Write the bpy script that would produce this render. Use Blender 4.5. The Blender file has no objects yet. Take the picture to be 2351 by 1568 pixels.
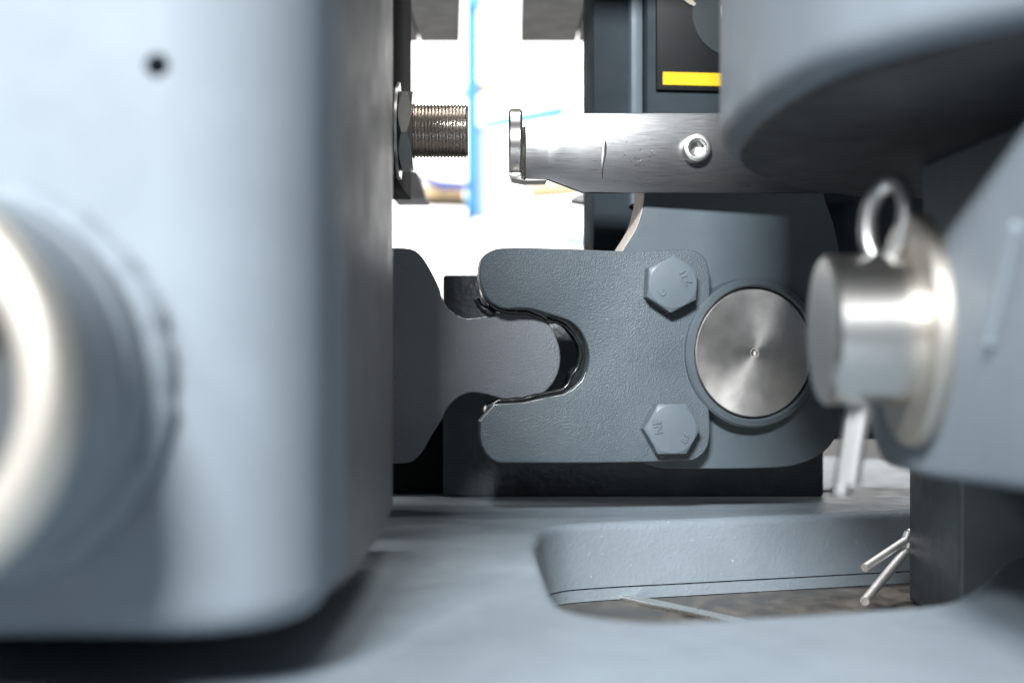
import bpy, bmesh, math, random
from mathutils import Vector, Matrix
random.seed(7)
R = math.radians
S = bpy.context.scene
C = S.collection

# ------------------------------------------------------------------ camera
cam_d = bpy.data.cameras.new('camera')
cam = bpy.data.objects.new('camera', cam_d)
C.objects.link(cam)
cam.location = (0, 0, 0)
cam.rotation_euler = (R(90), 0, 0)
cam_d.lens = 50
cam_d.sensor_width = 36
cam_d.clip_start = 0.01
cam_d.clip_end = 60
cam_d.dof.use_dof = True
cam_d.dof.focus_distance = 0.822
cam_d.dof.aperture_fstop = 5.1
S.camera = cam

# ------------------------------------------------------------------ world, lamps, exposure
W = bpy.data.worlds.new('World')
S.world = W
W.use_nodes = True
wb = W.node_tree.nodes['Background']
wb.inputs[0].default_value = (0.84, 0.92, 1.0, 1)
wb.inputs[1].default_value = 0.14


def area(name, loc, target, sx, sy, power, col):
    d = bpy.data.lights.new(name, 'AREA')
    d.shape = 'RECTANGLE'
    d.size, d.size_y, d.energy, d.color = sx, sy, power, col
    o = bpy.data.objects.new(name, d)
    C.objects.link(o)
    o.location = loc
    o.rotation_euler = (Vector(target) - Vector(loc)).to_track_quat('-Z', 'Y').to_euler()
    return o


area('key_lamp', (-0.34, -1.30, 1.12), (0.0, 0.75, 0.0), 0.48, 0.22, 166, (0.95, 0.98, 1.0))
area('side_fill', (-2.1, -2.2, 2.3), (0.1, 0.5, 0.0), 0.9, 0.6, 225, (0.92, 0.97, 1.0))  # added fill from the left that brightens the jaw and lug
area('hall_lamp', (0.1, 0.55, 2.2), (0.1, 0.75, 0.0), 1.6, 0.3, 14, (1.0, 0.97, 0.92))
area('background_fill', (0.0, 1.35, 1.9), (0.0, 2.6, 0.3), 1.6, 0.4, 90, (1.0, 0.98, 0.95))  # added fill that lights the background items from the front
vs = S.view_settings
vs.view_transform = 'Standard'
vs.look = 'None'
vs.exposure = -0.36
vs.gamma = 1
S.cycles.use_denoising = True

# ------------------------------------------------------------------ picture -> place
K = 36 / 50 / 2351.0      # one measured unit at 1 m
CX, CY = 1175.5, 784.0


def P(x, y, d):
    return Vector(((x - CX) * K * d, d, -(y - CY) * K * d))


class Plane:
    """upright plane through (x0, d0), turned by yaw about the vertical"""
    def __init__(s, d0, x0px, yaw):
        s.t = math.tan(R(yaw))
        s.d0 = d0
        s.X0 = (x0px - CX) * K * d0
        s.u = Vector((math.cos(R(yaw)), math.sin(R(yaw)), 0))
        s.n = Vector((-math.sin(R(yaw)), math.cos(R(yaw)), 0))   # away from the camera
        s.o = Vector((s.X0, d0, 0))

    def uv(s, x, y):
        a = (x - CX) * K
        Y = (s.d0 - s.X0 * s.t) / (1 - a * s.t)
        p = Vector((a * Y, Y, -(y - CY) * K * Y))
        return ((p - s.o).dot(s.u), p.z)

    def M(s, u, v, w):
        return s.o + s.u * u + Vector((0, 0, v)) + s.n * w


# ------------------------------------------------------------------ materials
def nodes(name):
    m = bpy.data.materials.new(name)
    m.use_nodes = True
    nt = m.node_tree
    return m, nt, nt.nodes, nt.links, nt.nodes['Principled BSDF']


def tex(nt, scale, detail=3, stretch=None, rough=0.6):
    tc = nt.nodes.new('ShaderNodeTexCoord')
    n = nt.nodes.new('ShaderNodeTexNoise')
    n.inputs['Scale'].default_value = scale
    n.inputs['Detail'].default_value = detail
    n.inputs['Roughness'].default_value = rough
    if stretch:
        mp = nt.nodes.new('ShaderNodeMapping')
        mp.inputs['Scale'].default_value = stretch
        nt.links.new(tc.outputs['Object'], mp.inputs[0])
        nt.links.new(mp.outputs[0], n.inputs[0])
    else:
        nt.links.new(tc.outputs['Object'], n.inputs[0])
    return n


def ramp(nt, src, a, b, ca, cb):
    r = nt.nodes.new('ShaderNodeValToRGB')
    r.color_ramp.elements[0].position = a
    r.color_ramp.elements[1].position = b
    r.color_ramp.elements[0].color = ca
    r.color_ramp.elements[1].color = cb
    nt.links.new(src, r.inputs[0])
    return r


def g4(v):
    return (v, v, v, 1)


def paint(name, col, rough=0.42, peel=0.12, peel_scale=700, var=0.12, specks=True, spec=0.5):
    """sprayed machine paint: orange peel, faint blotches, pale dust specks"""
    m, nt, N, L, b = nodes(name)
    n1 = tex(nt, 26, 4)
    c0 = tuple(c * (1 - var) for c in col) + (1,)
    c1 = tuple(min(1, c * (1 + var)) for c in col) + (1,)
    r1 = ramp(nt, n1.outputs[0], 0.3, 0.7, c0, c1)
    out = r1.outputs[0]
    if specks:
        n2 = tex(nt, 420, 2)
        r2 = ramp(nt, n2.outputs[0], 0.70, 0.76, g4(0), g4(0.5))
        mx = N.new('ShaderNodeMixRGB')
        mx.inputs[2].default_value = tuple(min(1, c * 2.1 + 0.05) for c in col) + (1,)
        L.new(r2.outputs[0], mx.inputs[0])
        L.new(out, mx.inputs[1])
        out = mx.outputs[0]
    L.new(out, b.inputs['Base Color'])
    n3 = tex(nt, 60, 3)
    r3 = ramp(nt, n3.outputs[0], 0.3, 0.7, g4(rough - 0.07), g4(rough + 0.1))
    L.new(r3.outputs[0], b.inputs['Roughness'])
    b.inputs['Specular IOR Level'].default_value = spec
    n4 = tex(nt, peel_scale, 2, rough=0.5)
    bp = N.new('ShaderNodeBump')
    bp.inputs['Strength'].default_value = peel
    bp.inputs['Distance'].default_value = 0.001
    L.new(n4.outputs[0], bp.inputs['Height'])
    L.new(bp.outputs[0], b.inputs['Normal'])
    return m


def metal(name, col, rough=0.3, stretch=None, var=0.25, bump=0.05, scale=900, aniso=0.0, radial=None):
    m, nt, N, L, b = nodes(name)
    b.inputs['Metallic'].default_value = 1
    n1 = tex(nt, scale, 3, stretch)
    r1 = ramp(nt, n1.outputs[0], 0.25, 0.75, tuple(c * (1 - var) for c in col) + (1,), tuple(min(1, c * (1 + var)) for c in col) + (1,))
    L.new(r1.outputs[0], b.inputs['Base Color'])
    r2 = ramp(nt, n1.outputs[0], 0.25, 0.75, g4(rough * (1 - var)), g4(min(1, rough * (1 + 1.4 * var))))
    L.new(r2.outputs[0], b.inputs['Roughness'])
    if aniso:
        b.inputs['Anisotropic'].default_value = aniso
        if radial:
            t = N.new('ShaderNodeTangent')
            t.direction_type = 'RADIAL'
            t.axis = radial
            L.new(t.outputs[0], b.inputs['Tangent'])
    if bump:
        bp = N.new('ShaderNodeBump')
        bp.inputs['Strength'].default_value = bump
        bp.inputs['Distance'].default_value = 0.0006
        L.new(n1.outputs[0], bp.inputs['Height'])
        L.new(bp.outputs[0], b.inputs['Normal'])
    return m


def flat(name, col, rough=0.5, spec=0.5, scale=60, var=0.1):
    m, nt, N, L, b = nodes(name)
    n1 = tex(nt, scale, 3)
    r1 = ramp(nt, n1.outputs[0], 0.3, 0.7, tuple(c * (1 - var) for c in col) + (1,), tuple(min(1, c * (1 + var)) for c in col) + (1,))
    L.new(r1.outputs[0], b.inputs['Base Color'])
    b.inputs['Roughness'].default_value = rough
    b.inputs['Specular IOR Level'].default_value = spec
    return m


GREY = (0.186, 0.213, 0.240)
IRON = (0.090, 0.113, 0.131)
M_col = paint('column_paint', GREY, 0.58, 0.05, 500, 0.06, specks=False, spec=0.3)
M_paint = paint('machine_paint', IRON, 0.40, 0.55, 1150, 0.10, spec=0.4)
M_smooth = paint('smooth_paint', IRON, 0.5, 0.07, 500, 0.08, specks=False, spec=0.25)
M_bolt = paint('bolt_paint', tuple(c * 1.35 for c in IRON), 0.42, 0.07, 500, 0.08, specks=False)
M_base = paint('base_paint', (0.212, 0.252, 0.287), 0.44, 0.40, 420, 0.07)
M_hook = paint('hook_paint', (0.172, 0.187, 0.208), 0.38, 0.55, 1150, 0.08)
M_dark = paint('dark_paint', (0.036, 0.046, 0.053), 0.45, 0.12, 500, 0.15, specks=False)
M_jaw_shade = paint('jaw_shade_black', (0.042, 0.045, 0.050), 0.6, 0.1, 300, 0.3, specks=False, spec=0.25)
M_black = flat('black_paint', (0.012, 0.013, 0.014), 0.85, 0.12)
M_grease = flat('black_grease', (0.008, 0.010, 0.010), 0.22, 0.7, 300, 0.5)
M_wetgrease = flat('wet_grease', (0.012, 0.015, 0.016), 0.22, 0.7, 500, 0.6)
M_post = paint('post_paint', (0.036, 0.047, 0.056), 0.65, 0.05, 500, 0.1, specks=False, spec=0.12)
M_strip = paint('strip_paint', (0.13, 0.16, 0.19), 0.5, 0.05, 500, 0.1, specks=False)
M_steel = metal('turned_steel', (0.66, 0.64, 0.61), 0.28, None, 0.03, 0.0)
M_face = metal('faced_steel', (0.88, 0.85, 0.82), 0.48, None, 0.10, 0.0, 70, 0.6, 'Z')
nt_ = M_face.node_tree
tc_ = nt_.nodes.new('ShaderNodeTexCoord')
wv = nt_.nodes.new('ShaderNodeTexWave')
wv.wave_type = 'RINGS'
wv.rings_direction = 'Z'
wv.inputs['Scale'].default_value = 330
wv.inputs['Distortion'].default_value = 1.5
bp_ = nt_.nodes.new('ShaderNodeBump')
bp_.inputs['Strength'].default_value = 0.10
bp_.inputs['Distance'].default_value = 0.0003
nt_.links.new(tc_.outputs['Object'], wv.inputs[0])
nt_.links.new(wv.outputs['Fac'], bp_.inputs['Height'])
nt_.links.new(bp_.outputs[0], nt_.nodes['Principled BSDF'].inputs['Normal'])
M_side_shade = paint('side_shade_paint', (0.150, 0.142, 0.145), 0.46, 0.02, 300, 0.06, specks=False)  # column grey made darker and warmer to hold this side's shade and bounce
M_satin = metal('satin_steel', (0.54, 0.50, 0.45), 0.46, None, 0.03, 0.0)
M_brush = metal('brushed_stainless', (0.31, 0.31, 0.31), 0.29, (0.06, 1, 1.6), 0.09, 0.05, 1300)
M_nickel = metal('nickel_brass', (0.74, 0.68, 0.61), 0.27, None, 0.1, 0.02)
M_zinc = metal('zinc_plate', (0.55, 0.55, 0.53), 0.38, None, 0.12, 0.10, 900)
M_wire = metal('wire_steel', (0.58, 0.57, 0.56), 0.38, None, 0.03, 0.0)
M_bright = metal('bright_wire', (0.95, 0.94, 0.93), 0.55, None, 0.03, 0.0)
M_raw = metal('raw_steel', (0.30, 0.27, 0.24), 0.46, (1, 0.5, 1), 0.30, 0.06, 90)
M_scr = metal('scratched_steel', (0.8, 0.78, 0.74), 0.3, None, 0.2, 0.1)
M_edge_glint = metal('worn_glint_steel', (0.50, 0.52, 0.54), 0.35, None, 0.4, 0.0, 500)  # pale metal for chipped edges, with the bevel's glint drawn in
M_sign = flat('sign_black', (0.007, 0.008, 0.009), 0.5, 0.25)
M_yel = flat('sign_yellow', (0.78, 0.52, 0.004), 0.45)
M_signg = flat('sign_grey', (0.030, 0.038, 0.042), 0.4)
M_beige = flat('sign_beige', (0.42, 0.38, 0.31), 0.5)
M_edge_beige = flat('beige_edge', (0.62, 0.55, 0.49), 0.6, 0.3)
M_white = flat('white_paint', (0.84, 0.85, 0.86), 0.5)
M_blue = flat('blue_paint', (0.06, 0.32, 0.68), 0.45)
M_navy = flat('navy_paint', (0.03, 0.07, 0.33), 0.5)
M_pale = flat('pale_blue_paint', (0.48, 0.63, 0.82), 0.5)
M_wood = flat('wood', (0.80, 0.60, 0.34), 0.6)
M_hose = flat('cream_hose', (0.78, 0.70, 0.50), 0.5)
M_board = flat('grey_board', (0.70, 0.67, 0.65), 0.75, 0.3, 40, 0.2)
M_seam = flat('dark_seam', (0.04, 0.04, 0.04), 0.7)

m_backdrop, nt, N, L, b = nodes('backdrop_glow')
b.inputs['Base Color'].default_value = (0.8, 0.8, 0.8, 1)
b.inputs['Emission Color'].default_value = (1.0, 0.985, 0.96, 1)
b.inputs['Emission Strength'].default_value = 3.0
M_backdrop = m_backdrop


# ------------------------------------------------------------------ mesh helpers
def finish(name, bm, mat, parent=None, ang=32, loc=None, rot=None):
    bmesh.ops.remove_doubles(bm, verts=bm.verts, dist=1e-7)
    bmesh.ops.recalc_face_normals(bm, faces=bm.faces)
    me = bpy.data.meshes.new(name)
    org = Vector(loc) if loc is not None else Vector((0, 0, 0))
    if parent is not None and loc is None:
        org = world_loc(parent)
    if loc is not None or parent is not None:
        bmesh.ops.translate(bm, verts=bm.verts, vec=-org)
    bm.to_mesh(me)
    bm.free()
    for p in me.polygons:
        p.use_smooth = True
    me.set_sharp_from_angle(angle=R(ang))
    me.materials.append(mat)
    o = bpy.data.objects.new(name, me)
    C.objects.link(o)
    if parent is not None:
        o.parent = parent
        o.location = org - world_loc(parent)
    else:
        o.location = org
    return o


def world_loc(o):
    p = Vector(o.location)
    while o.parent:
        o = o.parent
        p += Vector(o.location)
    return p


def thing(name, loc, label, cat, group=None):
    o = bpy.data.objects.new(name, None)
    o.empty_display_size = 0.02
    C.objects.link(o)
    o.location = loc
    o['label'] = label
    o['category'] = cat
    if group:
        o['group'] = group
    return o


def tag(o, label, cat, group=None):
    o['label'] = label
    o['category'] = cat
    if group:
        o['group'] = group
    return o


def struct(o, label=None):
    o['kind'] = 'structure'
    if label:
        o['label'] = label
    return o


def smooth_loop(pts, step=None, sharp=()):
    """closed Catmull-Rom through pts; indices in sharp stay corners"""
    n = len(pts)
    out = []
    for i in range(n):
        p0, p1, p2, p3 = (Vector(pts[(i + j - 1) % n]) for j in range(4))
        if i in sharp:
            p0 = p1 * 2 - p2
        if (i + 1) % n in sharp:
            p3 = p2 * 2 - p1
        ln = (p2 - p1).length
        k = max(1, min(10, int(ln / step))) if step else 4
        # centripetal-ish: limit tangents by the segment length
        t1 = (p2 - p0)
        t2 = (p3 - p1)
        l1, l2 = max((p2 - p0).length, 1e-9), max((p3 - p1).length, 1e-9)
        t1 = t1 / l1 * ln
        t2 = t2 / l2 * ln
        for j in range(k):
            t = j / k
            h = (2 * t**3 - 3 * t**2 + 1, t**3 - 2 * t**2 + t, -2 * t**3 + 3 * t**2, t**3 - t**2)
            q = p1 * h[0] + t1 * h[1] + p2 * h[2] + t2 * h[3]
            out.append((q.x, q.y))
    return out


def fillet(pts, rad, seg=8):
    """polygon with rounded corners; rad one number or a list"""
    n = len(pts)
    out = []
    for i in range(n):
        r = rad[i] if isinstance(rad, (list, tuple)) else rad
        a, p, c = Vector(pts[i - 1]), Vector(pts[i]), Vector(pts[(i + 1) % n])
        if r <= 0:
            out.append((p.x, p.y))
            continue
        d1, d2 = (a - p).normalized(), (c - p).normalized()
        ang = d1.angle(d2)
        t = r / math.tan(ang / 2)
        q1, q2 = p + d1 * t, p + d2 * t
        cen = p + (d1 + d2).normalized() * (r / math.sin(ang / 2))
        a1 = math.atan2(q1.y - cen.y, q1.x - cen.x)
        a2 = math.atan2(q2.y - cen.y, q2.x - cen.x)
        da = (a2 - a1 + math.pi) % (2 * math.pi) - math.pi
        for j in range(seg + 1):
            aa = a1 + da * j / seg
            out.append((cen.x + r * math.cos(aa), cen.y + r * math.sin(aa)))
    return out


def ccw(pts):
    a = sum(pts[i - 1][0] * pts[i][1] - pts[i][0] * pts[i - 1][1] for i in range(len(pts)))
    return list(pts) if a > 0 else list(reversed(pts))


def inset(pts, r):
    """pts counter-clockwise; positive r moves inward"""
    n = len(pts)
    out = []
    for i in range(n):
        a, p, c = Vector(pts[i - 1]), Vector(pts[i]), Vector(pts[(i + 1) % n])
        e1, e2 = (p - a), (c - p)
        if e1.length < 1e-9 or e2.length < 1e-9:
            out.append((p.x, p.y))
            continue
        e1.normalize()
        e2.normalize()
        n1, n2 = Vector((-e1.y, e1.x)), Vector((-e2.y, e2.x))
        m = n1 + n2
        if m.length < 1e-6:
            m = n1
        m.normalize()
        k = min(1.6, 1 / max(0.3, m.dot(n1)))
        q = p + m * (r * k)
        out.append((q.x, q.y))
    return out


def prism(pts, M, thick, bev=0.0, seg=3, bev_back=0.0, cap_back=True):
    bm = bmesh.new()
    pts = ccw(pts)
    rings = []
    if bev > 0:
        for j in range(seg + 1):
            a = math.pi / 2 * j / seg
            rings.append((bev * (1 - math.sin(a)), bev * (1 - math.cos(a))))
    else:
        rings.append((0, 0))
    if bev_back > 0:
        for j in range(seg + 1):
            a = math.pi / 2 * (1 - j / seg)
            rings.append((bev_back * (1 - math.sin(a)), thick - bev_back * (1 - math.cos(a))))
    else:
        rings.append((0, thick))
    loops = []
    for r, w in rings:
        q = inset(pts, r) if r > 0 else pts
        loops.append([bm.verts.new(M(u, v, w)) for u, v in q])
    n = len(pts)
    for A, B in zip(loops, loops[1:]):
        for i in range(n):
            bm.faces.new((A[i - 1], A[i], B[i], B[i - 1]))
    bm.faces.new(loops[0])
    if cap_back:
        bm.faces.new(list(reversed(loops[-1])))
    return bm


def frame_of(axis):
    a = Vector(axis).normalized()
    ref = Vector((0, 0, 1)) if abs(a.z) < 0.9 else Vector((1, 0, 0))
    e1 = ref.cross(a).normalized()
    return a, e1, a.cross(e1)


def lathe(profile, origin, axis, seg=64, start=0.0, jitter=None, closed=True):
    """profile: (radius, height along axis) from one end to the other"""
    bm = bmesh.new()
    a, e1, e2 = frame_of(axis)
    o = Vector(origin)
    loops = []
    for r, h in profile:
        if r < 1e-6:
            loops.append([bm.verts.new(o + a * h)])
            continue
        lp = []
        for i in range(seg):
            t = start + 2 * math.pi * i / seg
            rr = r + (jitter(t, r, h) if jitter else 0)
            lp.append(bm.verts.new(o + a * h + (e1 * math.cos(t) + e2 * math.sin(t)) * rr))
        loops.append(lp)
    for A, B in zip(loops, loops[1:]):
        for i in range(seg):
            if len(A) == 1 and len(B) == 1:
                continue
            if len(A) == 1:
                bm.faces.new((A[0], B[i - 1], B[i]))
            elif len(B) == 1:
                bm.faces.new((A[i - 1], A[i], B[0]))
            else:
                bm.faces.new((A[i - 1], A[i], B[i], B[i - 1]))
    if closed:
        for lp in (loops[0], loops[-1]):
            if len(lp) > 2:
                bm.faces.new(lp)
    return bm


def box(x0, x1, y0, y1, z0, z1, bev=0.0, seg=2):
    bm = bmesh.new()
    vs_ = [bm.verts.new((x, y, z)) for x in (x0, x1) for y in (y0, y1) for z in (z0, z1)]
    for f in ((0, 1, 3, 2), (4, 6, 7, 5), (0, 4, 5, 1), (2, 3, 7, 6), (0, 2, 6, 4), (1, 5, 7, 3)):
        bm.faces.new([vs_[i] for i in f])
    if bev > 0:
        bmesh.ops.recalc_face_normals(bm, faces=bm.faces)
        bmesh.ops.bevel(bm, geom=list(bm.edges), offset=bev, segments=seg, profile=0.5, affect='EDGES')
    return bm


def tube(pts, rad, seg=12, cap=True, flat_side=None):
    """round bar along a polyline"""
    bm = bmesh.new()
    pts = [Vector(p) for p in pts]
    loops = []
    prev = None
    for i, p in enumerate(pts):
        t = (pts[min(i + 1, len(pts) - 1)] - pts[max(i - 1, 0)]).normalized()
        if prev is None:
            ref = Vector((0, 0, 1)) if abs(t.z) < 0.9 else Vector((1, 0, 0))
            e1 = ref.cross(t).normalized()
        else:
            e1 = (prev - t * prev.dot(t)).normalized()
        prev = e1
        e2 = t.cross(e1)
        r = rad[i] if isinstance(rad, (list, tuple)) else rad
        loops.append([bm.verts.new(p + (e1 * math.cos(2 * math.pi * k / seg) + e2 * math.sin(2 * math.pi * k / seg)) * r) for k in range(seg)])
    for A, B in zip(loops, loops[1:]):
        for i in range(seg):
            bm.faces.new((A[i - 1], A[i], B[i], B[i - 1]))
    if cap:
        bm.faces.new(loops[0])
        bm.faces.new(list(reversed(loops[-1])))
    return bm


def cut(o, bm):
    """drill: subtract bm (world coordinates) from o"""
    bmesh.ops.recalc_face_normals(bm, faces=bm.faces)
    me = bpy.data.meshes.new('cutter')
    bm.to_mesh(me)
    bm.free()
    c = bpy.data.objects.new('cutter', me)
    C.objects.link(c)
    md = o.modifiers.new('drill', 'BOOLEAN')
    md.operation = 'DIFFERENCE'
    md.solver = 'EXACT'
    md.object = c
    bpy.context.view_layer.update()
    dg = bpy.context.evaluated_depsgraph_get()
    new = bpy.data.meshes.new_from_object(o.evaluated_get(dg))
    o.modifiers.clear()
    old = o.data
    o.data = new
    new.name = old.name
    bpy.data.objects.remove(c)
    new.set_sharp_from_angle(angle=R(32))


# ------------------------------------------------------------------ setting: glowing backdrop behind, base plate, plate under the slot
struct(finish('glow_backdrop', box(-3.2, 2.3, 6.0, 6.05, -0.25, 1.75), M_backdrop), 'glowing backdrop for the bright overexposed workshop behind the machine')  # glowing sheet standing in for the overexposed workshop; also backlights the scene

struct(finish('workshop_floor', box(-6, 6, -4, 6.4, -1.10, -1.05), flat('floor_concrete', (0.20, 0.18, 0.16), 0.6, 0.3, 5, 0.15)), 'grey concrete workshop floor below the machine')
struct(finish('rear_wall', box(-6, 6, 6.06, 6.2, -1.05, 3.6), flat('wall_plaster', (0.35, 0.34, 0.33), 0.7, 0.3, 4, 0.1)), 'plain plaster wall around the glowing backdrop')
ZB = -0.102       # top of the base plate
ZF = -0.146       # steel plate seen through the slot


def plan(px):
    return [((x - CX) * K * (-ZB / ((y - CY) * K)), -ZB / ((y - CY) * K)) for x, y in px]


slot_px = [(1233, 1262), (1234, 1236), (1258, 1213), (1320, 1203), (1600, 1191), (1850, 1181), (2080, 1172)]
slot = plan(slot_px) + [(0.30, 0.872), (0.385, 0.872), (0.385, 0.70), (0.262, 0.69), (0.236, 0.675)]
slot += plan([(2268, 1318), (2205, 1362), (2140, 1385), (2000, 1397), (1800, 1410), (1600, 1421), (1480, 1424), (1380, 1414), (1310, 1397), (1277, 1372), (1258, 1335)])
slot = ccw(smooth_loop(slot, 0.004, sharp=(8, 9)))
bm = bmesh.new()
BEV = 0.005
rings = []
for j in range(5):
    a = math.pi / 2 * j / 4
    rings.append((-BEV * (1 - math.sin(a)), ZB - BEV * (1 - math.cos(a))))
rings.append((0, -0.1384))
loops = [[bm.verts.new((u, v, z)) for u, v in inset(slot, r)] for r, z in rings]
n = len(slot)
for A, B in zip(loops, loops[1:]):
    for i in range(n):
        bm.faces.new((A[i - 1], A[i], B[i], B[i - 1]))
outer = [(-0.8, 0.12), (0.9, 0.12), (0.9, 1.06), (0.335, 1.22), (0.30, 1.24), (0.255, 1.28), (-0.8, 1.28)]
ov = [bm.verts.new((x, y, ZB)) for x, y in outer]
ob = [bm.verts.new((x, y, -0.1384)) for x, y in outer]
k = len(outer)
for i in range(k):
    bm.faces.new((ov[i - 1], ov[i], ob[i], ob[i - 1]))
for inner, out_ in ((loops[0], ov), (loops[-1], ob)):
    es = [bm.edges.get((inner[i - 1], inner[i])) for i in range(n)] + [bm.edges.get((out_[i - 1], out_[i])) for i in range(k)]
    bmesh.ops.triangle_fill(bm, use_beauty=True, use_dissolve=False, edges=es)
base = struct(finish('base_plate', bm, M_base), 'blue-grey painted machine base plate with a long rounded slot')

bm = bmesh.new()   # lower flange, a hair behind the seam
slot2 = inset(slot, 0.0006)
top = [bm.verts.new((u, v, -0.1392)) for u, v in slot2]
bot = [bm.verts.new((u, v, ZF + 0.0004)) for u, v in slot2]
slot3 = inset(slot, -0.02)
top2 = [bm.verts.new((u, v, -0.1392)) for u, v in slot3]
bot2 = [bm.verts.new((u, v, ZF + 0.0004)) for u, v in slot3]
for A, B in ((top, bot), (top, top2), (bot, bot2), (top2, bot2)):
    for i in range(n):
        bm.faces.new((A[i - 1], A[i], B[i], B[i - 1]))
finish('lower_flange', bm, M_base, base)

wp = []
for i in range(42):
    q_ = plan([(1640 + i * 6.6, 1134 - i * 0.16)])[0]
    wp.append(Vector((q_[0], q_[1] + random.uniform(-.002, .002), ZB + 0.0003)))
finish('weld_seam', tube(wp, [random.uniform(0.0006, 0.0026) for _ in wp], 8), M_base, base, 60)
struct(finish('lower_plate', box(-0.8, 0.9, 0.12, 1.28, ZF - 0.02, ZF), M_raw), 'bare brown steel plate visible through the slot')

# ------------------------------------------------------------------ left column
col = thing('steel_column', (-0.3, 0.55, -0.082), 'light grey painted box column with one small drilled hole in its front', 'column')
XS = -0.0552
r = 0.040
pl = [(-0.75, 0.39), (XS - r, 0.39)]
pl += [(XS - r + r * math.sin(a), 0.39 + r - r * math.cos(a)) for a in [math.pi / 2 * j / 12 for j in range(1, 13)]]
pl += [(XS, 0.472), (-0.75, 0.472)]
ZC = -0.0825
body = finish('body', prism(pl, lambda u, v, w: Vector((u, v, ZC + w)), 0.62, 0.011, 6), M_col, col)
finish('side_plate', prism([(XS - 0.0022, 0.4722), (XS - 0.0010, 0.50), (XS - 0.0002, 0.54), (XS - 0.0002, 0.58), (XS - 0.0010, 0.63), (XS - 0.0022, 0.67), (XS - 0.0035, 0.70), (-0.75, 0.70), (-0.75, 0.4722)], lambda u, v, w: Vector((u, v, ZC + w)), 0.62, 0.002, 3), M_side_shade, col)
finish('foot', box(-0.74, -0.11, 0.485, 0.69, ZB, ZC + 0.001), M_dark, col)  # dark box added under the column, stops light leaking through the gap
h = P(360, 150, 0.39)
cut(body, lathe([(0.0033, -0.01), (0.0033, 0.03)], h, (0, 1, 0), 24))

PX, PZ = -0.1487, -0.0115
def bump(t, r_, h_):
    return 0.0004 * math.sin(t * 23 + 1.3) + 0.0003 * math.sin(t * 41) + 0.0003 * math.sin(t * 9 + 2)
finish('weld_bead', lathe([(0.049, -0.0005), (0.0565, -0.0008), (0.0572, -0.0045), (0.0555, -0.008), (0.0525, -0.010), (0.049, -0.010)], (PX, 0.39, PZ), (0, 1, 0), 120, jitter=bump), M_col, col)
finish('boss', lathe([(0.044, -0.001), (0.0516, -0.001), (0.0516, -0.026), (0.0505, -0.0275), (0.0498, -0.0285), (0.0498, -0.031), (0.0510, -0.0325), (0.0510, -0.0660), (0.0502, -0.0670), (0.044, -0.0670)], (PX, 0.39, PZ), (0, 1, 0), 120, closed=False), M_col, col)
pin = thing('pivot_pin', (PX, 0.35, PZ), 'big bright hollow steel pin sticking out of the column boss', 'pin')
finish('sleeve', lathe([(0.044, -0.02), (0.0488, -0.0672), (0.0513, -0.0674), (0.0516, -0.0690), (0.0510, -0.0712), (0.0488, -0.0736), (0.0460, -0.0748), (0.0420, -0.0752), (0.0392, -0.0745), (0.0376, -0.0728), (0.0370, -0.070), (0.0368, -0.030)], (PX, 0.39, PZ), (0, 1, 0), 128, closed=False), M_satin, pin)


finish('core', lathe([(0, -0.036), (0.030, -0.036), (0.0364, -0.034), (0.0364, -0.028)], (PX, 0.39, PZ), (0, 1, 0), 64, closed=False), M_dark, pin)

# ------------------------------------------------------------------ block standing behind hook and fork
blk = thing('bearing_block', (0.06, 0.96, ZB), 'dark greasy bearing block standing on the base plate behind the hook', 'block')
finish('housing', box(-0.0455, 0.205, 0.935, 1.0, ZB, 0.0437, 0.002), paint('housing_paint', (0.075, 0.088, 0.096), 0.38, 0.6, 260, 0.35, specks=False), blk)
lb = thing('recess_fill', (-0.10, 0.96, ZB), 'black block filling the shaded recess between column and bearing block', 'block')
finish('body', box(-0.16, -0.0458, 0.95, 1.0, ZB, -0.028, 0.002), M_black, lb)  # black box put in for the recess; its colour holds the shade

# ------------------------------------------------------------------ hook
HK = Plane(0.826, 1100, 4)
hook_px = [(850, 571), (928, 570), (955, 577), (976, 600), (1003, 650), (1020, 697), (1045, 722), (1076, 733), (1112, 728), (1150, 716), (1188, 709), (1228, 718), (1262, 745), (1281, 785), (1287, 822), (1280, 860), (1258, 894), (1224, 915), (1188, 922), (1150, 915), (1112, 905), (1080, 902), (1050, 914), (1026, 940), (1015, 962), (991, 1000), (964, 1044), (938, 1062), (850, 1062)]
hl = smooth_loop([HK.uv(*p) for p in hook_px], 0.0016, sharp=(0, 28))
hook = thing('coupling_hook', P(1100, 815, 0.826), 'dark grey hook plate whose round nose sits in the fork mouth', 'hook')
finish('hook_plate', prism(hl, HK.M, 0.016, 0.0012, 3), M_hook, hook)
finish('nose_core', prism(inset(ccw(hl), 0.0016), lambda u, v, w: HK.M(u, v, w + 0.0162), 0.03), M_grease, hook)

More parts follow.
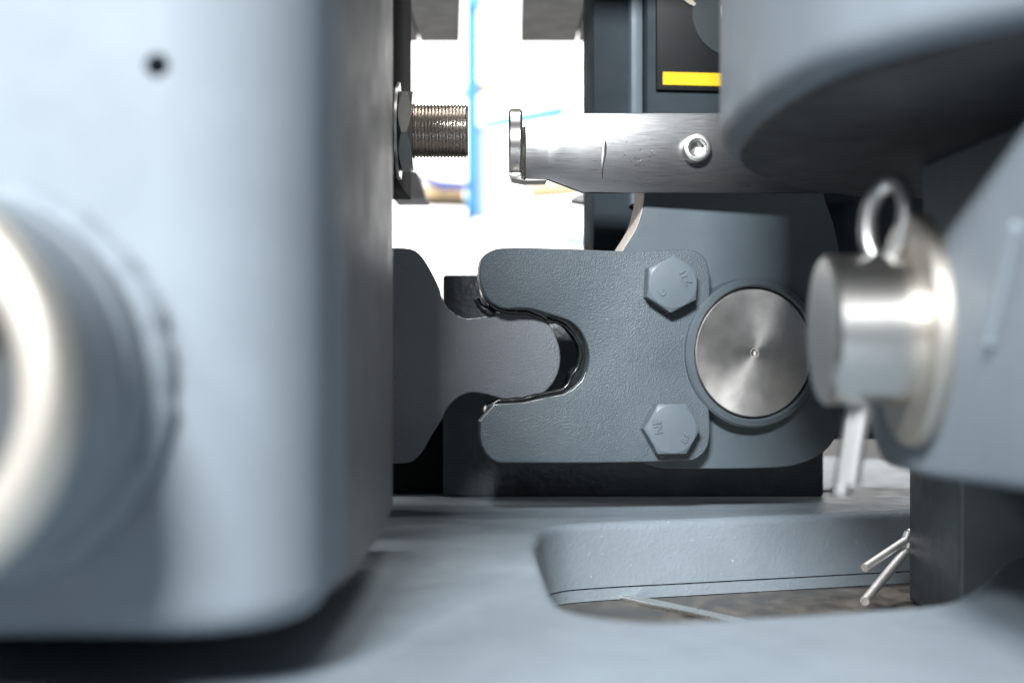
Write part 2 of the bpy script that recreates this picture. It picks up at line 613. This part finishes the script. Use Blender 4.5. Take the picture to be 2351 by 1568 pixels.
# ------------------------------------------------------------------ fork
FK = Plane(0.820, 1370, 7.5)
fork_px = [(1153, 570), (1303, 571.5), (1378, 575), (1440, 577), (1491, 576.5), (1581, 573), (1604, 580), (1622, 598), (1629, 628), (1629, 690), (1616, 714), (1601, 741), (1592, 774), (1589, 816), (1595, 860), (1607, 891), (1622, 921), (1629, 948), (1628, 1015), (1612, 1044), (1584, 1057.5), (1153, 1062.5), (1130, 1055), (1112, 1034), (1103, 1006), (1102.5, 968), (1135, 930), (1206, 925.5), (1228, 921), (1258, 914), (1296, 907), (1318, 894.5), (1337, 876), (1349, 849.5), (1353, 816), (1346.5, 786), (1333, 759.5), (1311, 739), (1288, 729.5), (1251, 718), (1221, 709.5), (1191, 708), (1161, 709), (1138, 701), (1116, 681), (1101.5, 643), (1101.5, 615), (1108, 593), (1126, 577)]
fl = smooth_loop([FK.uv(*p) for p in fork_px], 0.0016, sharp=(25, 26))
fork = thing('coupling_fork', P(1370, 815, 0.82), 'grey painted fork plate with two hex bolts gripping the hook nose', 'fork')
finish('fork_plate', prism(fl, FK.M, 0.012, 0.0011, 3), M_paint, fork)
# greasy inner plate, its mouth a little tighter and ragged
inner_px = [(1160, 585), (1420, 590), (1420, 1045), (1160, 1050), (1122, 1025), (1116, 985), (1124, 938), (1150, 922), (1206, 919), (1240, 910), (1272, 903), (1300, 897), (1312, 884), (1318, 862), (1334, 845), (1342, 818), (1340, 792), (1326, 770), (1306, 748), (1284, 738), (1262, 742), (1246, 728), (1215, 716), (1175, 716), (1146, 708), (1122, 690), (1112, 645), (1116, 605)]
il = smooth_loop([FK.uv(*p) for p in inner_px], 0.0016, sharp=(1, 2))
finish('inner_plate', prism(il, lambda u, v, w: FK.M(u, v, w + 0.0122), 0.016, 0.0012), M_grease, fork)


def ragged(name, plane, px, w0, r0, r1, mat, parent, step=1.6):
    pts = [Vector(p) for p in px]
    out = []
    for a, b_ in zip(pts, pts[1:]):
        k_ = max(1, int((b_ - a).length / step / 1.6))
        out += [a.lerp(b_, j / k_) for j in range(k_)]
    q = [plane.M(*plane.uv(p.x + random.uniform(-.2, .2), p.y + random.uniform(-.2, .2)), w0) for p in out]
    rr = [random.uniform(r0, r1) for _ in q]
    rr = [(rr[max(0, i - 1)] + rr[i] + rr[min(len(rr) - 1, i + 1)]) / 3 for i in range(len(rr))]
    return finish(name, tube(q, rr, 8), mat, parent, 70)


ragged('worn_edge_glint', FK, [(1102, 968), (1135, 930), (1170, 927.5), (1206, 925), (1228, 920.5), (1258, 913.5), (1296, 906.5), (1318, 894), (1337, 875.5), (1349, 849)], 0.0007, 0.0001, 0.00042, M_edge_glint, fork, 4)
ragged('grease_rim', FK, [(1124, 938), (1150, 922), (1206, 919), (1240, 910), (1272, 903), (1300, 897), (1314, 884), (1322, 862), (1336, 845), (1343, 818), (1340, 792), (1326, 768), (1306, 747), (1284, 737), (1262, 738), (1246, 727), (1215, 716), (1175, 715), (1146, 708), (1122, 690)], 0.0128, 0.0010, 0.0018, M_wetgrease, fork, 5)
ragged('worn_edge_glint', HK, [(982, 612), (1003, 650), (1011, 672), (1020, 697), (1031, 711), (1045, 722.5), (1060, 730), (1076, 733.5), (1112, 728.5), (1150, 716.5), (1186, 709.5)], 0.0006, 0.00005, 0.0004, M_edge_glint, hook)
ragged('grease_rim', HK, [(1258, 744), (1276, 782), (1283, 820), (1277, 858), (1256, 890), (1224, 912), (1188, 919), (1140, 911)], 0.0168, 0.0010, 0.0018, M_wetgrease, hook, 5)

ragged('grease_lump', FK, [(1100, 684), (1106, 698), (1116, 708), (1132, 716), (1152, 717)], 0.0150, 0.0016, 0.0032, M_wetgrease, fork, 4)
ragged('grease_lump', FK, [(1262, 733), (1272, 736), (1280, 741)], 0.0100, 0.0012, 0.0022, M_wetgrease, fork, 4)


def hexbolt(cx, cy, ang, marks):
    cu, cv = FK.uv(cx, cy)
    Rv = 0.01655
    hgt = 0.0115
    base_h = -hgt
    bm = bmesh.new()
    # head: hexagon with a chamfered crown (intersection of hexagon and cone, sampled round)
    segs = 96
    def rhex(t):
        tt = (t - R(ang)) % (math.pi / 3) - math.pi / 6
        return Rv * math.cos(math.pi / 6) / math.cos(tt)
    rc = Rv * math.cos(math.pi / 6) * 0.97       # crown circle
    slope = math.tan(R(24))
    loops = []
    angs = [R(ang) + 2 * math.pi * i / segs for i in range(segs)]
    def ring(fr, fw):
        return [bm.verts.new(FK.M(cu + math.cos(t) * fr(t), cv + math.sin(t) * fr(t), fw(t))) for t in angs]
    loops.append(ring(rhex, lambda t: -0.0002))
    loops.append(ring(rhex, lambda t: base_h + 0.0004 + (rhex(t) - rc) * slope))
    loops.append(ring(lambda t: rhex(t) - 0.0004, lambda t: base_h + 0.0001 + (rhex(t) - rc) * slope))
    loops.append(ring(lambda t: rc, lambda t: base_h))
    loops.append(ring(lambda t: rc - 0.0006, lambda t: base_h - 0.00015))
    for A, B in zip(loops, loops[1:]):
        for i in range(segs):
            bm.faces.new((A[i - 1], A[i], B[i], B[i - 1]))
    bm.faces.new(loops[-1])
    bm.faces.new(loops[0])
    bolt = finish('bolt', bm, M_bolt, fork, 22)
    for txt, px, py, size, rot in marks:
        c = bpy.data.curves.new('mark', 'FONT')
        c.body = txt
        c.size = size
        c.extrude = 0.00035
        c.bevel_depth = 0.00022
        c.align_x = 'CENTER'
        c.align_y = 'CENTER'
        tmp = bpy.data.objects.new('tmp', c)
        C.objects.link(tmp)
        bpy.context.view_layer.update()
        me = bpy.data.meshes.new_from_object(tmp.evaluated_get(bpy.context.evaluated_depsgraph_get()))
        bpy.data.objects.remove(tmp)
        b2 = bmesh.new()
        b2.from_mesh(me)
        cr, sr = math.cos(R(rot)), math.sin(R(rot))
        for v in b2.verts:
            x, y, z = v.co
            v.co = FK.M(cu + px + x * cr - y * sr, cv + py + x * sr + y * cr, base_h - 0.0002 - z)
        finish('lettering', b2, M_bolt, bolt, 40)
    return bolt


hexbolt(1534, 653.5, 87, [('ITZ', 0.0072, 0.0035, 0.0058, -62), ('U', -0.0062, -0.0050, 0.0055, 40)])
hexbolt(1533.5, 982, 0, [('NF', -0.0085, 0.0015, 0.0070, 98), ('8.8', 0.0076, -0.0050, 0.0052, 60)])

# ------------------------------------------------------------------ plate with the turned pin, behind the fork
PP = Plane(0.834, 1370, 7.5)
pp_px = [(1481, 300), (1481, 445), (1476, 482), (1461, 527), (1431, 576), (1412, 620), (1412, 980), (1440, 1035), (1490, 1066), (1530, 1075), (1790, 1073), (1850, 1060), (1900, 1030), (1925, 985), (1932, 900), (1932, 620), (1915, 520), (1890, 440), (1885, 300)]
pl2 = smooth_loop([PP.uv(*p) for p in pp_px], 0.003, sharp=(0, 18))
pp = thing('pin_plate', P(1700, 810, 0.85), 'grey painted link plate behind the fork holding a turned steel pin', 'plate')
plate = finish('plate', prism(pl2, PP.M, 0.028, 0.001, 3), M_smooth, pp)
ed = smooth_loop([PP.uv(*p) for p in pp_px], 0.003, sharp=(0, 18))
ed = [p for p in ed if PP.uv(1481, 640)[1] < p[1] < PP.uv(1481, 320)[1] and p[0] < PP.uv(1500, 500)[0]]
ed.sort(key=lambda p: p[1])
bm = bmesh.new()
rows = [[bm.verts.new(PP.M(u - 0.0004, v, w)) for u, v in ed] for w in (0.0012, 0.0278)]
rows.append([bm.verts.new(PP.M(u + 0.0003, v, 0.0278)) for u, v in ed])
rows.append([bm.verts.new(PP.M(u + 0.0003, v, 0.0012)) for u, v in ed])
for A, B in zip(rows, rows[1:] + rows[:1]):
    for i in range(len(ed) - 1):
        bm.faces.new((A[i], A[i + 1], B[i + 1], B[i]))
finish('edge_face', bm, M_edge_beige, pp)  # pale beige ribbon over the plate's left edge
yaw = R(17)
pu = PP.uv(1722, 810)
pc = PP.M(pu[0], pu[1], -0.0075)
ax = Vector((math.sin(yaw), -math.cos(yaw), 0))        # out of the face, to the camera
rp = 149 * K * 0.84
finish('bush_ring', lathe([(rp * 1.012, -0.012), (rp * 1.15, -0.012), (rp * 1.15, 0.0012), (rp * 1.12, 0.0026), (rp * 1.045, 0.0030), (rp * 1.015, 0.0016), (rp * 1.012, -0.004)], pc, ax, 128, closed=False), M_smooth, pp)
# the pin: its own object axes so that the facing marks run round its centre
prof = [(rp * 0.99, -0.012), (rp * 0.99, 0.0004), (rp * 0.972, 0.0012)]
prof += [(rp * f, 0.0012) for f in (0.75, 0.5, 0.25, 0.12)] + [(rp * 0.075, 0.0012), (rp * 0.066, 0.0008), (rp * 0.06, 0.0012), (rp * 0.03, 0.0010), (0.0, -0.0012)]
bm = lathe(prof, (0, 0, 0), (0, 0, 1), 128, closed=False)
me_pin = finish('pin', bm, M_face, None, 25)
me_pin.parent = pp
me_pin.location = pc - Vector(pp.location)
me_pin.rotation_euler = ax.to_track_quat('Z', 'Y').to_euler()

# ------------------------------------------------------------------ rear post and sign
RP = Plane(0.93, 1450, 7.5)
post = thing('rear_post', P(1500, 900, 0.95), 'dark grey upright post with a paler edge strip behind the stainless bracket', 'post')
def pbox(pln, x0, x1, y0, y1, w0, w1, bev=0.001):
    a, b_ = pln.uv(x0, y0), pln.uv(x1, y1)
    q = [(a[0], a[1]), (b_[0], a[1]), (b_[0], b_[1]), (a[0], b_[1])]
    return prism(q, lambda u, v, w: pln.M(u, v, w0 + w), w1 - w0, bev, 2)
finish('web', pbox(RP, 1371, 1700, -260, 690, 0.012, 0.05), M_post, post)
finish('wing', pbox(RP, 1702, 2160, -260, 1010, 0.014, 0.05), M_post, post)
finish('edge_strip', pbox(RP, 1451, 1481, -260, 470, 0.004, 0.0118, 0.003), M_strip, post)
finish('panel', pbox(RP, 1482, 1960, -260, 470, -0.004, 0.0118, 0.002), M_post, post)
sg = thing('warning_sign', P(1600, 215, 0.92), 'black sign with a yellow bar fixed to the rear post', 'sign')
finish('board', pbox(RP, 1502, 1760, -160, 217, -0.0075, -0.0042, 0.0006), M_sign, sg)
finish('yellow_bar', pbox(RP, 1515, 1720, 171, 205, -0.0082, -0.0077, 0.0), M_yel, sg)
cpx = [(1690 + 108 * math.cos(R(a)), 38 - 102 * math.sin(R(a))) for a in range(0, 360, 6)]
finish('grey_disc', prism([RP.uv(*p) for p in cpx], lambda u, v, w: RP.M(u, v, -0.0084 + w), 0.0006, 0.0001, 1), M_signg, sg)
arc = [(1552, -2), (1562, 8), (1574, 17), (1586, 22), (1590, 17), (1582, 8), (1574, -4), (1560, -10)]
finish('beige_arc', prism([RP.uv(*p) for p in arc], lambda u, v, w: RP.M(u, v, -0.0090 + w), 0.0004), M_beige, sg)
finish('white_mark', prism([RP.uv(*p) for p in ((1647, 22), (1656, 22), (1660, 50), (1654, 54), (1648, 44))], lambda u, v, w: RP.M(u, v, -0.0094 + w), 0.0004), M_white, sg)

# ------------------------------------------------------------------ stainless target bracket
BR = Plane(0.822, 1400, 1.5)
br = thing('target_bracket', P(1500, 440, 0.80), 'brushed stainless bracket plate with a round disc on its end', 'bracket')
br_px = [(1196, 285), (1258, 287), (1270, 284), (1326, 259.5), (1930, 259.5), (1930, 442), (1338, 442), (1258, 412), (1196, 411)]
bpl = fillet([BR.uv(*p) for p in br_px], [0, 0.004, 0.004, 0.002, 0, 0, 0.002, 0.004, 0], 4)
finish('plate', prism(bpl, BR.M, 0.006, 0.0006, 2), M_brush, br)
dc = P(1199, 328, 0.828)
rd = 83 * K * 0.828
dth = 0.0078
finish('disc', lathe([(0, dth), (rd - 0.0012, dth), (rd, dth - 0.0010), (rd, 0.0012), (rd - 0.0012, 0), (0, 0)], dc + Vector((0, 0.010, 0)), (-1, 0, 0), 96, closed=False), M_steel, br)
finish('weld_seam', tube([BR.M(*BR.uv(1203 + 2.2 * math.sin(j * 2.1) , 291 + j * 2.0), -0.0002) for j in range(60)], [0.0007 + 0.0004 * abs(math.sin(j * 1.1)) for j in range(60)], 8), M_raw, br)
finish('bottom_lip', prism(fillet([BR.uv(*p) for p in ((1166, 398), (1196, 396), (1196, 404), (1214, 411), (1256, 412), (1256, 416), (1206, 417), (1176, 411))], 0.0004, 2), lambda u, v, w: BR.M(u, v, w + 0.0005), 0.02, 0.0003), M_steel, br)
scr_px = [(1386, 316), (1392, 330), (1392, 352), (1386, 380), (1383, 412), (1380, 380), (1381, 348)]
finish('gouge', prism(smooth_loop([BR.uv(*p) for p in scr_px], 0.001, sharp=(0, 4)), lambda u, v, w: BR.M(u, v, -0.0004 + w), 0.002, 0.0003, 2), M_brush, br)
bm = bmesh.new()
for i in range(22):
    x_, y_ = random.gauss(1472, 20), random.gauss(362, 14)
    l_, a_ = random.uniform(3, 8), R(random.gauss(68, 14))
    a0, a1 = BR.M(*BR.uv(x_, y_), -0.00012), BR.M(*BR.uv(x_ + l_ * math.cos(a_), y_ - l_ * math.sin(a_)), -0.00012)
    w_ = Vector((0.00022, 0, 0))
    f_ = [bm.verts.new(v) for v in (a0 - w_, a0 + w_, a1 + w_, a1 - w_)]
    k_ = bm.verts.new((a0 + a1) / 2 + Vector((0, -0.00022, 0)))
    for q_ in range(4):
        bm.faces.new((f_[q_ - 1], f_[q_], k_))
finish('stamped_marks', bm, M_brush, br)
# socket screw
su = BR.uv(1597, 343)
so = BR.M(su[0], su[1], 0)
rs = 33 * K * 0.822
hx = [(1.0, 0)]
scr = finish('screw', lathe([(rs, -0.0003), (rs, 0.0058), (rs * 0.95, 0.0070), (rs * 0.84, 0.0075), (rs * 0.66, 0.0075), (rs * 0.60, 0.0068)], so, -BR.n, 64, closed=False), M_zinc, br)
bm = bmesh.new()
lo = [bm.verts.new(BR.M(su[0] + rs * 0.61 * math.cos(2 * math.pi * i / 48), su[1] + rs * 0.61 * math.sin(2 * math.pi * i / 48), -0.0068)) for i in range(48)]
def hexr(t, rr):
    tt = (t - R(15)) % (math.pi / 3) - math.pi / 6
    return rr * math.cos(math.pi / 6) / math.cos(tt)
l2 = [bm.verts.new(BR.M(su[0] + hexr(2 * math.pi * i / 48, rs * .5) * math.cos(2 * math.pi * i / 48), su[1] + hexr(2 * math.pi * i / 48, rs * .5) * math.sin(2 * math.pi * i / 48), -0.0064)) for i in range(48)]
l3 = [bm.verts.new(BR.M(su[0] + hexr(2 * math.pi * i / 48, rs * .5) * math.cos(2 * math.pi * i / 48), su[1] + hexr(2 * math.pi * i / 48, rs * .5) * math.sin(2 * math.pi * i / 48), -0.0020)) for i in range(48)]
l4 = [bm.verts.new(BR.M(su[0] + rs * .2 * math.cos(2 * math.pi * i / 48), su[1] + rs * .2 * math.sin(2 * math.pi * i / 48), -0.0012)) for i in range(48)]
for A, B in ((lo, l2), (l2, l3), (l3, l4)):
    for i in range(48):
        bm.faces.new((A[i - 1], A[i], B[i], B[i - 1]))
bm.faces.new(l4)
finish('socket', bm, M_zinc, scr, 25)

# ------------------------------------------------------------------ proximity sensor
sz = P(1000, 302, 0.82)
se = thing('proximity_sensor', (-0.055, 0.82, sz.z), 'threaded metal proximity sensor with hex nut aimed at the stainless disc', 'sensor')
rb = 62 * K * 0.82
xa, xb = (930 - CX) * K * 0.82, (1075 - CX) * K * 0.82
prof = [(0, 0), (rb * 0.93, 0)]
NT = 18
ln = xb - xa
for i in range(NT):
    h0 = ln * (i + 0.25) / (NT + 0.6)
    pch = ln / (NT + 0.6)
    prof += [(rb * 0.925, h0), (rb * 0.995, h0 + pch * 0.42), (rb * 0.995, h0 + pch * 0.55), (rb * 0.925, h0 + pch * 0.97)]
prof += [(rb * 0.93, ln - 0.0004), (rb * 0.90, ln), (0, ln)]
axs = Vector((1, 0.02, 0.0)).normalized()
finish('barrel', lathe(prof, (xa, 0.82, sz.z), axs, 72, closed=False), M_nickel, se, 20)


def hexnut(x0, x1, Rn, ang, parent, mat):
    bm = bmesh.new()
    segs = 96
    ri = Rn * math.cos(math.pi / 6) * 0.985
    def rhex(t):
        tt = (t - R(ang)) % (math.pi / 3) - math.pi / 6
        return Rn * math.cos(math.pi / 6) / math.cos(tt)
    angs = [R(ang) + 2 * math.pi * i / segs for i in range(segs)]
    def ring(fr, fx):
        return [bm.verts.new((fx(t), 0.82 - math.cos(t) * fr(t), sz.z + math.sin(t) * fr(t))) for t in angs]
    sl = 0.62
    lp = [ring(lambda t: rb * 1.0, lambda t: x0), ring(lambda t: ri, lambda t: x0), ring(rhex, lambda t: x0 + (rhex(t) - ri) * sl),
          ring(rhex, lambda t: x1 - (rhex(t) - ri) * sl), ring(lambda t: ri, lambda t: x1), ring(lambda t: rb * 1.0, lambda t: x1)]
    for A, B in zip(lp, lp[1:] + lp[:1]):
        for i in range(segs):
            bm.faces.new((A[i - 1], A[i], B[i], B[i - 1]))
    return finish('hex_nut', bm, mat, parent, 22)


hexnut((920 - CX) * K * 0.82, (950 - CX) * K * 0.82, 104 * K * 0.82, -9, se, M_zinc)
xw = (919 - CX) * K * 0.82
finish('washer', lathe([(rb, 0), (0.0272, 0), (0.0275, -0.0008), (0.0275, -0.0016), (rb, -0.0016)], (xw, 0.82, sz.z), (1, 0, 0), 72, jitter=lambda t, r_, h_: 0.0009 * math.sin(t * 9) if r_ > 0.02 else 0), M_zinc, se)
sp = thing('sensor_mount', (-0.075, 0.86, sz.z - 0.03), 'black upright mounting plate behind the column carrying the threaded sensor', 'plate')
finish('plate', box(xw - 0.009, xw - 0.0018, 0.79, 0.935, sz.z - 0.028, 0.36, 0.0006), M_black, sp)
finish('foot', box(-0.16, xw - 0.0095, 0.79, 0.935, sz.z - 0.028, sz.z - 0.020, 0.0006), M_black, sp)

# ------------------------------------------------------------------ right: upper block
ub_pl = [(0.62, 0.80), (0.21, 0.80), (0.160, 0.765), (0.1225, 0.712), (0.1010, 0.662), (0.0892, 0.610), (0.0862, 0.555), (0.0866, 0.500), (0.0925, 0.443), (0.1005, 0.415), (0.128, 0.364), (0.160, 0.328), (0.22, 0.29), (0.62, 0.29)]
ZU = 0.0775
ul = smooth_loop(ub_pl, 0.006, sharp=(0, 12, 13))
ub = thing('upper_jaw', (0.3, 0.5, ZU), 'pale grey curved jaw block hanging over the cotter-pinned lug', 'jaw')
finish('body', prism(ul, lambda u, v, w: Vector((u, v, ZU + 0.0042 + w)), 0.30, 0.0100, 6), M_col, ub)
finish('shade_pad', prism(inset(ccw(ul), 0.0078), lambda u, v, w: Vector((u, v, ZU + 0.002 + w)), 0.0045, 0.0020, 4), M_jaw_shade, ub)  # dark sheet added under the jaw, carries the underside's shade in its colour

finish('web', box(0.184, 0.55, 0.31, 0.64, -0.02, ZU + 0.002, 0.003), M_col, ub)

# ------------------------------------------------------------------ right: lug, clevis pin, cotter
XL = 0.145
lg_pl = fillet([(0.25, -0.033), (0.40, -0.0418), (0.50, -0.0476), (0.583, -0.0492), (0.583, 0.004), (0.467, 0.0406), (0.395, 0.0645), (0.25, 0.0765)], [0, 0, 0, 0.034, 0.02, 0.02, 0.01, 0], 10)
lug = thing('lug', (0.2, 0.45, -0.047), 'grey lug plate carrying the steel clevis pin and washer', 'lug')
finish('plate', prism(lg_pl, lambda u, v, w: Vector((XL + w, u, v)), 0.035, 0.003, 3), M_col, lug)
e0, e1 = Vector((XL - 0.001, 0.405, 0.033)), Vector((XL - 0.001, 0.428, 0.000))
finish('weld_bead', tube([e0.lerp(e1, j / 20) for j in range(21)], [0.0022 + 0.0002 * math.sin(j * 2.3) for j in range(21)], 10), M_col, lug)

PC = Vector((0.110, 0.505, 0.004))
cp = thing('clevis_pin', (0.13, 0.505, 0.004), 'short thick steel clevis pin with a washer standing out of the lug', 'pin')
rpin = 0.0265
finish('shaft', lathe([(0, 0), (rpin - 0.0016, 0), (rpin, 0.0016), (rpin, 0.034)], PC, (1, 0, 0), 96, closed=False), M_steel, cp)
finish('washer', lathe([(rpin * 1.01, 0.0285), (0.0385, 0.0285), (0.0400, 0.0290), (0.0412, 0.0305), (0.0414, 0.0325), (0.0412, 0.0347), (rpin * 1.01, 0.0347)], PC, (1, 0, 0), 96), M_satin, cp)
ct = thing('cotter_pin', (0.122, 0.505, -0.05), 'bright cotter pin with a looped eye pushed down through the clevis pin', 'cotter pin')
top_, bot_ = P(2022, 600, 0.505), P(1940, 1136, 0.505)
up = (top_ - bot_).normalized()
side = Vector((0.75, -0.66, 0))
side = (side - up * side.dot(up)).normalized()
rw = 0.0030
for s_ in (-1, 1):
    pts = [bot_ + up * 0.004 * (s_ > 0) + side * s_ * 0.0016]
    pts += [bot_.lerp(top_, t) + side * s_ * 0.0016 for t in (0.1, 0.3, 0.5, 0.7, 0.9, 1.0)]
    finish('leg', tube(pts, 0.0031, 14), M_wire, ct)
eye_c = top_ + up * 0.0145
loop = []
for j in range(33):
    a = R(-105 + 210 + 0) * 0
    t = -math.pi / 2 + 0.30 + (2 * math.pi - 0.60) * j / 32
    loop.append(eye_c + side * (0.0072 * math.cos(t)) + up * (0.0138 * math.sin(t)))
finish('eye', tube(loop, 0.0031, 14), M_wire, ct)

# ------------------------------------------------------------------ dark post in the slot with its own split pin
dp = thing('dark_support', (0.28, 0.755, ZF), 'dark upright support standing in the right end of the slot', 'support')
finish('body', box(0.223, 0.375, 0.71, 0.80, ZF, -0.03, 0.003, 3), M_dark, dp)
c2 = thing('split_pin', (0.21, 0.79, -0.13), 'thin split pin with two splayed bright legs beside the dark support', 'split pin')
finish('leg', tube([(0.2245, 0.806, -0.1082), P(2076, 1242, 0.805), P(1985, 1303, 0.775)], 0.0023, 14), M_bright, c2)
finish('leg', tube([(0.2245, 0.806, -0.1140), P(2080, 1264, 0.805), P(1985, 1380, 0.745)], 0.0025, 14), M_bright, c2)
finish('head', tube([(0.2245, 0.8062, -0.1082), (0.236, 0.808, -0.108), (0.238, 0.808, -0.111), (0.236, 0.808, -0.114), (0.2245, 0.8062, -0.1140)], 0.0023, 10), M_bright, c2)
sc = finish('metal_strip', prism([(0.060, 0.805), (0.067, 0.812), (0.150, 0.700), (0.138, 0.695)], lambda u, v, w: Vector((u, v, ZF + 0.0022 - w)), 0.0020, 0.0005, 1), M_scr, None, 32, (0.09, 0.62, ZF))
tag(sc, 'bright worn steel strip lying on the brown plate inside the slot', 'strip')

# ------------------------------------------------------------------ workshop behind (overexposed, out of focus)
def slab(name, pts, d, th, mat, label, cat, group=None):
    q = [P(x, y, d).xz[:] for x, y in pts]
    cx = sum(p[0] for p in q) / len(q)
    cz = min(p[1] for p in q)
    o = finish(name, prism(q, lambda u, v, w: Vector((u, d + w, v)), th, 0.0), mat, None, 32, (cx, d, cz))
    return tag(o, label, cat, group)


def bar(name, a, b_, d, rad, mat, label, cat, group=None, mids=()):
    p = [P(*a, d)] + [P(*m, d) for m in mids] + [P(*b_, d)]
    o = finish(name, tube(p, rad, 14), mat, None, 32, p[-1])
    return tag(o, label, cat, group)


def overhead(xl, xr, xl0, xr0, seam, name_lab):
    """board overhead, its underside seen from below; far edge at 97"""
    df, z = 1.30, (CY - 97) * K * 1.30
    dn = 0.80
    X = lambda x: (x - CX) * K * df
    XN = lambda x: (x - CX) * K * (z / (CY * K))
    dy0 = z / (CY * K)
    q = [(X(xl), df), (X(xr), df)]
    sr = (XN(xr0) - X(xr)) / (dy0 - df)
    sl = (XN(xl0) - X(xl)) / (dy0 - df)
    q += [(X(xr) + sr * (dn - df), dn), (X(xl) + sl * (dn - df), dn)]
    t = thing('overhead_board', ((q[0][0] + q[1][0]) / 2, 1.1, z), name_lab, 'board', 'grey boards overhead')
    # two planks meeting at the seam
    xs = X(seam)
    g = 0.0011
    finish('plank', prism([q[0], (xs - g, df), (xs - g, dn), q[3]], lambda u, v, w: Vector((u, v, z + w)), 0.02, 0.0004, 1), M_board, t)
    finish('plank', prism([(xs + g, df), q[1], q[2], (xs + g, dn)], lambda u, v, w: Vector((u, v, z + w)), 0.02, 0.0004, 1), M_board, t)
    finish('backing', box(xs - 0.006, xs + 0.006, dn + 0.01, df - 0.01, z + 0.0205, z + 0.026), M_seam, t)


overhead(880, 1055, 870, 1057, 963, 'grey overhead board beside the column above the threaded sensor')
overhead(1195, 1420, 1199, 1450, 1325, 'grey overhead board beside the dark rear post')
slab('grey_cover', [(900, 380), (957, 395), (975, 452), (975, 456), (900, 456)], 1.08, 0.06, M_board, 'small grey sheet cover just below the threaded sensor', 'cover')
slab('grey_gusset', [(1312, 458), (1345, 440), (1400, 440), (1400, 470), (1330, 462)], 1.05, 0.03, M_board, 'small grey gusset under the stainless bracket in the background', 'gusset')

Db = 2.6
bar('blue_rack_post', (1084, -120), (1084, 500), Db, 0.0105, M_blue, 'slim blue upright rack post in the bright background', 'post')
slab('blue_sheet', [(1078, -60), (1106, -60), (1106, 14), (1078, 14)], 2.58, 0.02, M_blue, 'small blue sheet at the top of the blue rack post', 'sheet')
slab('pale_locker', [(1094, 288), (1120, 288), (1118, 500), (1094, 500)], 2.7, 0.03, M_pale, 'pale blue narrow locker right beside the blue rack post', 'locker')
slab('blue_beam', [(1112, 278), (1297, 241), (1297, 262), (1112, 292)], 2.5, 0.03, M_blue, 'sloping bright blue beam behind the gap of sensor and disc', 'beam')
slab('navy_bar', [(965, 398), (1010, 414), (1080, 420), (1080, 433), (1010, 432), (965, 410)], 2.4, 0.03, M_navy, 'dark navy bar crossing low behind the threaded sensor', 'bar')
slab('wooden_crate', [(968, 424), (1062, 436), (1062, 452), (968, 449)], 2.45, 0.2, M_wood, 'tan wooden crate under the navy bar', 'crate')
slab('wooden_block', [(1218, 415), (1330, 415), (1330, 436), (1218, 444)], 2.5, 0.1, M_wood, 'small tan wooden block behind the bracket neck', 'block')
slab('pale_bin', [(1300, 532), (1362, 540), (1362, 562), (1310, 556)], 2.5, 0.1, M_pale, 'pale blue bin above the fork plate in the bright background', 'bin')
bar('cream_hose', (1028, 238), (1330, 150), Db + 0.05, 0.012, M_hose, 'cream hose bending across the bright background above the sensor', 'hose', mids=[(1036, 222), (1052, 212), (1080, 206), (1150, 194)])
bar('blue_cable', (1092, 480), (1066, 520), Db, 0.006, M_pale, 'pale blue cable end hanging below the rack post', 'cable')
bar('cream_ring', (1008, 590), (1098, 588), 2.2, 0.004, M_hose, 'faint cream curved pipe low in the bright background', 'pipe', mids=[(1020, 600), (1050, 604), (1080, 600)])
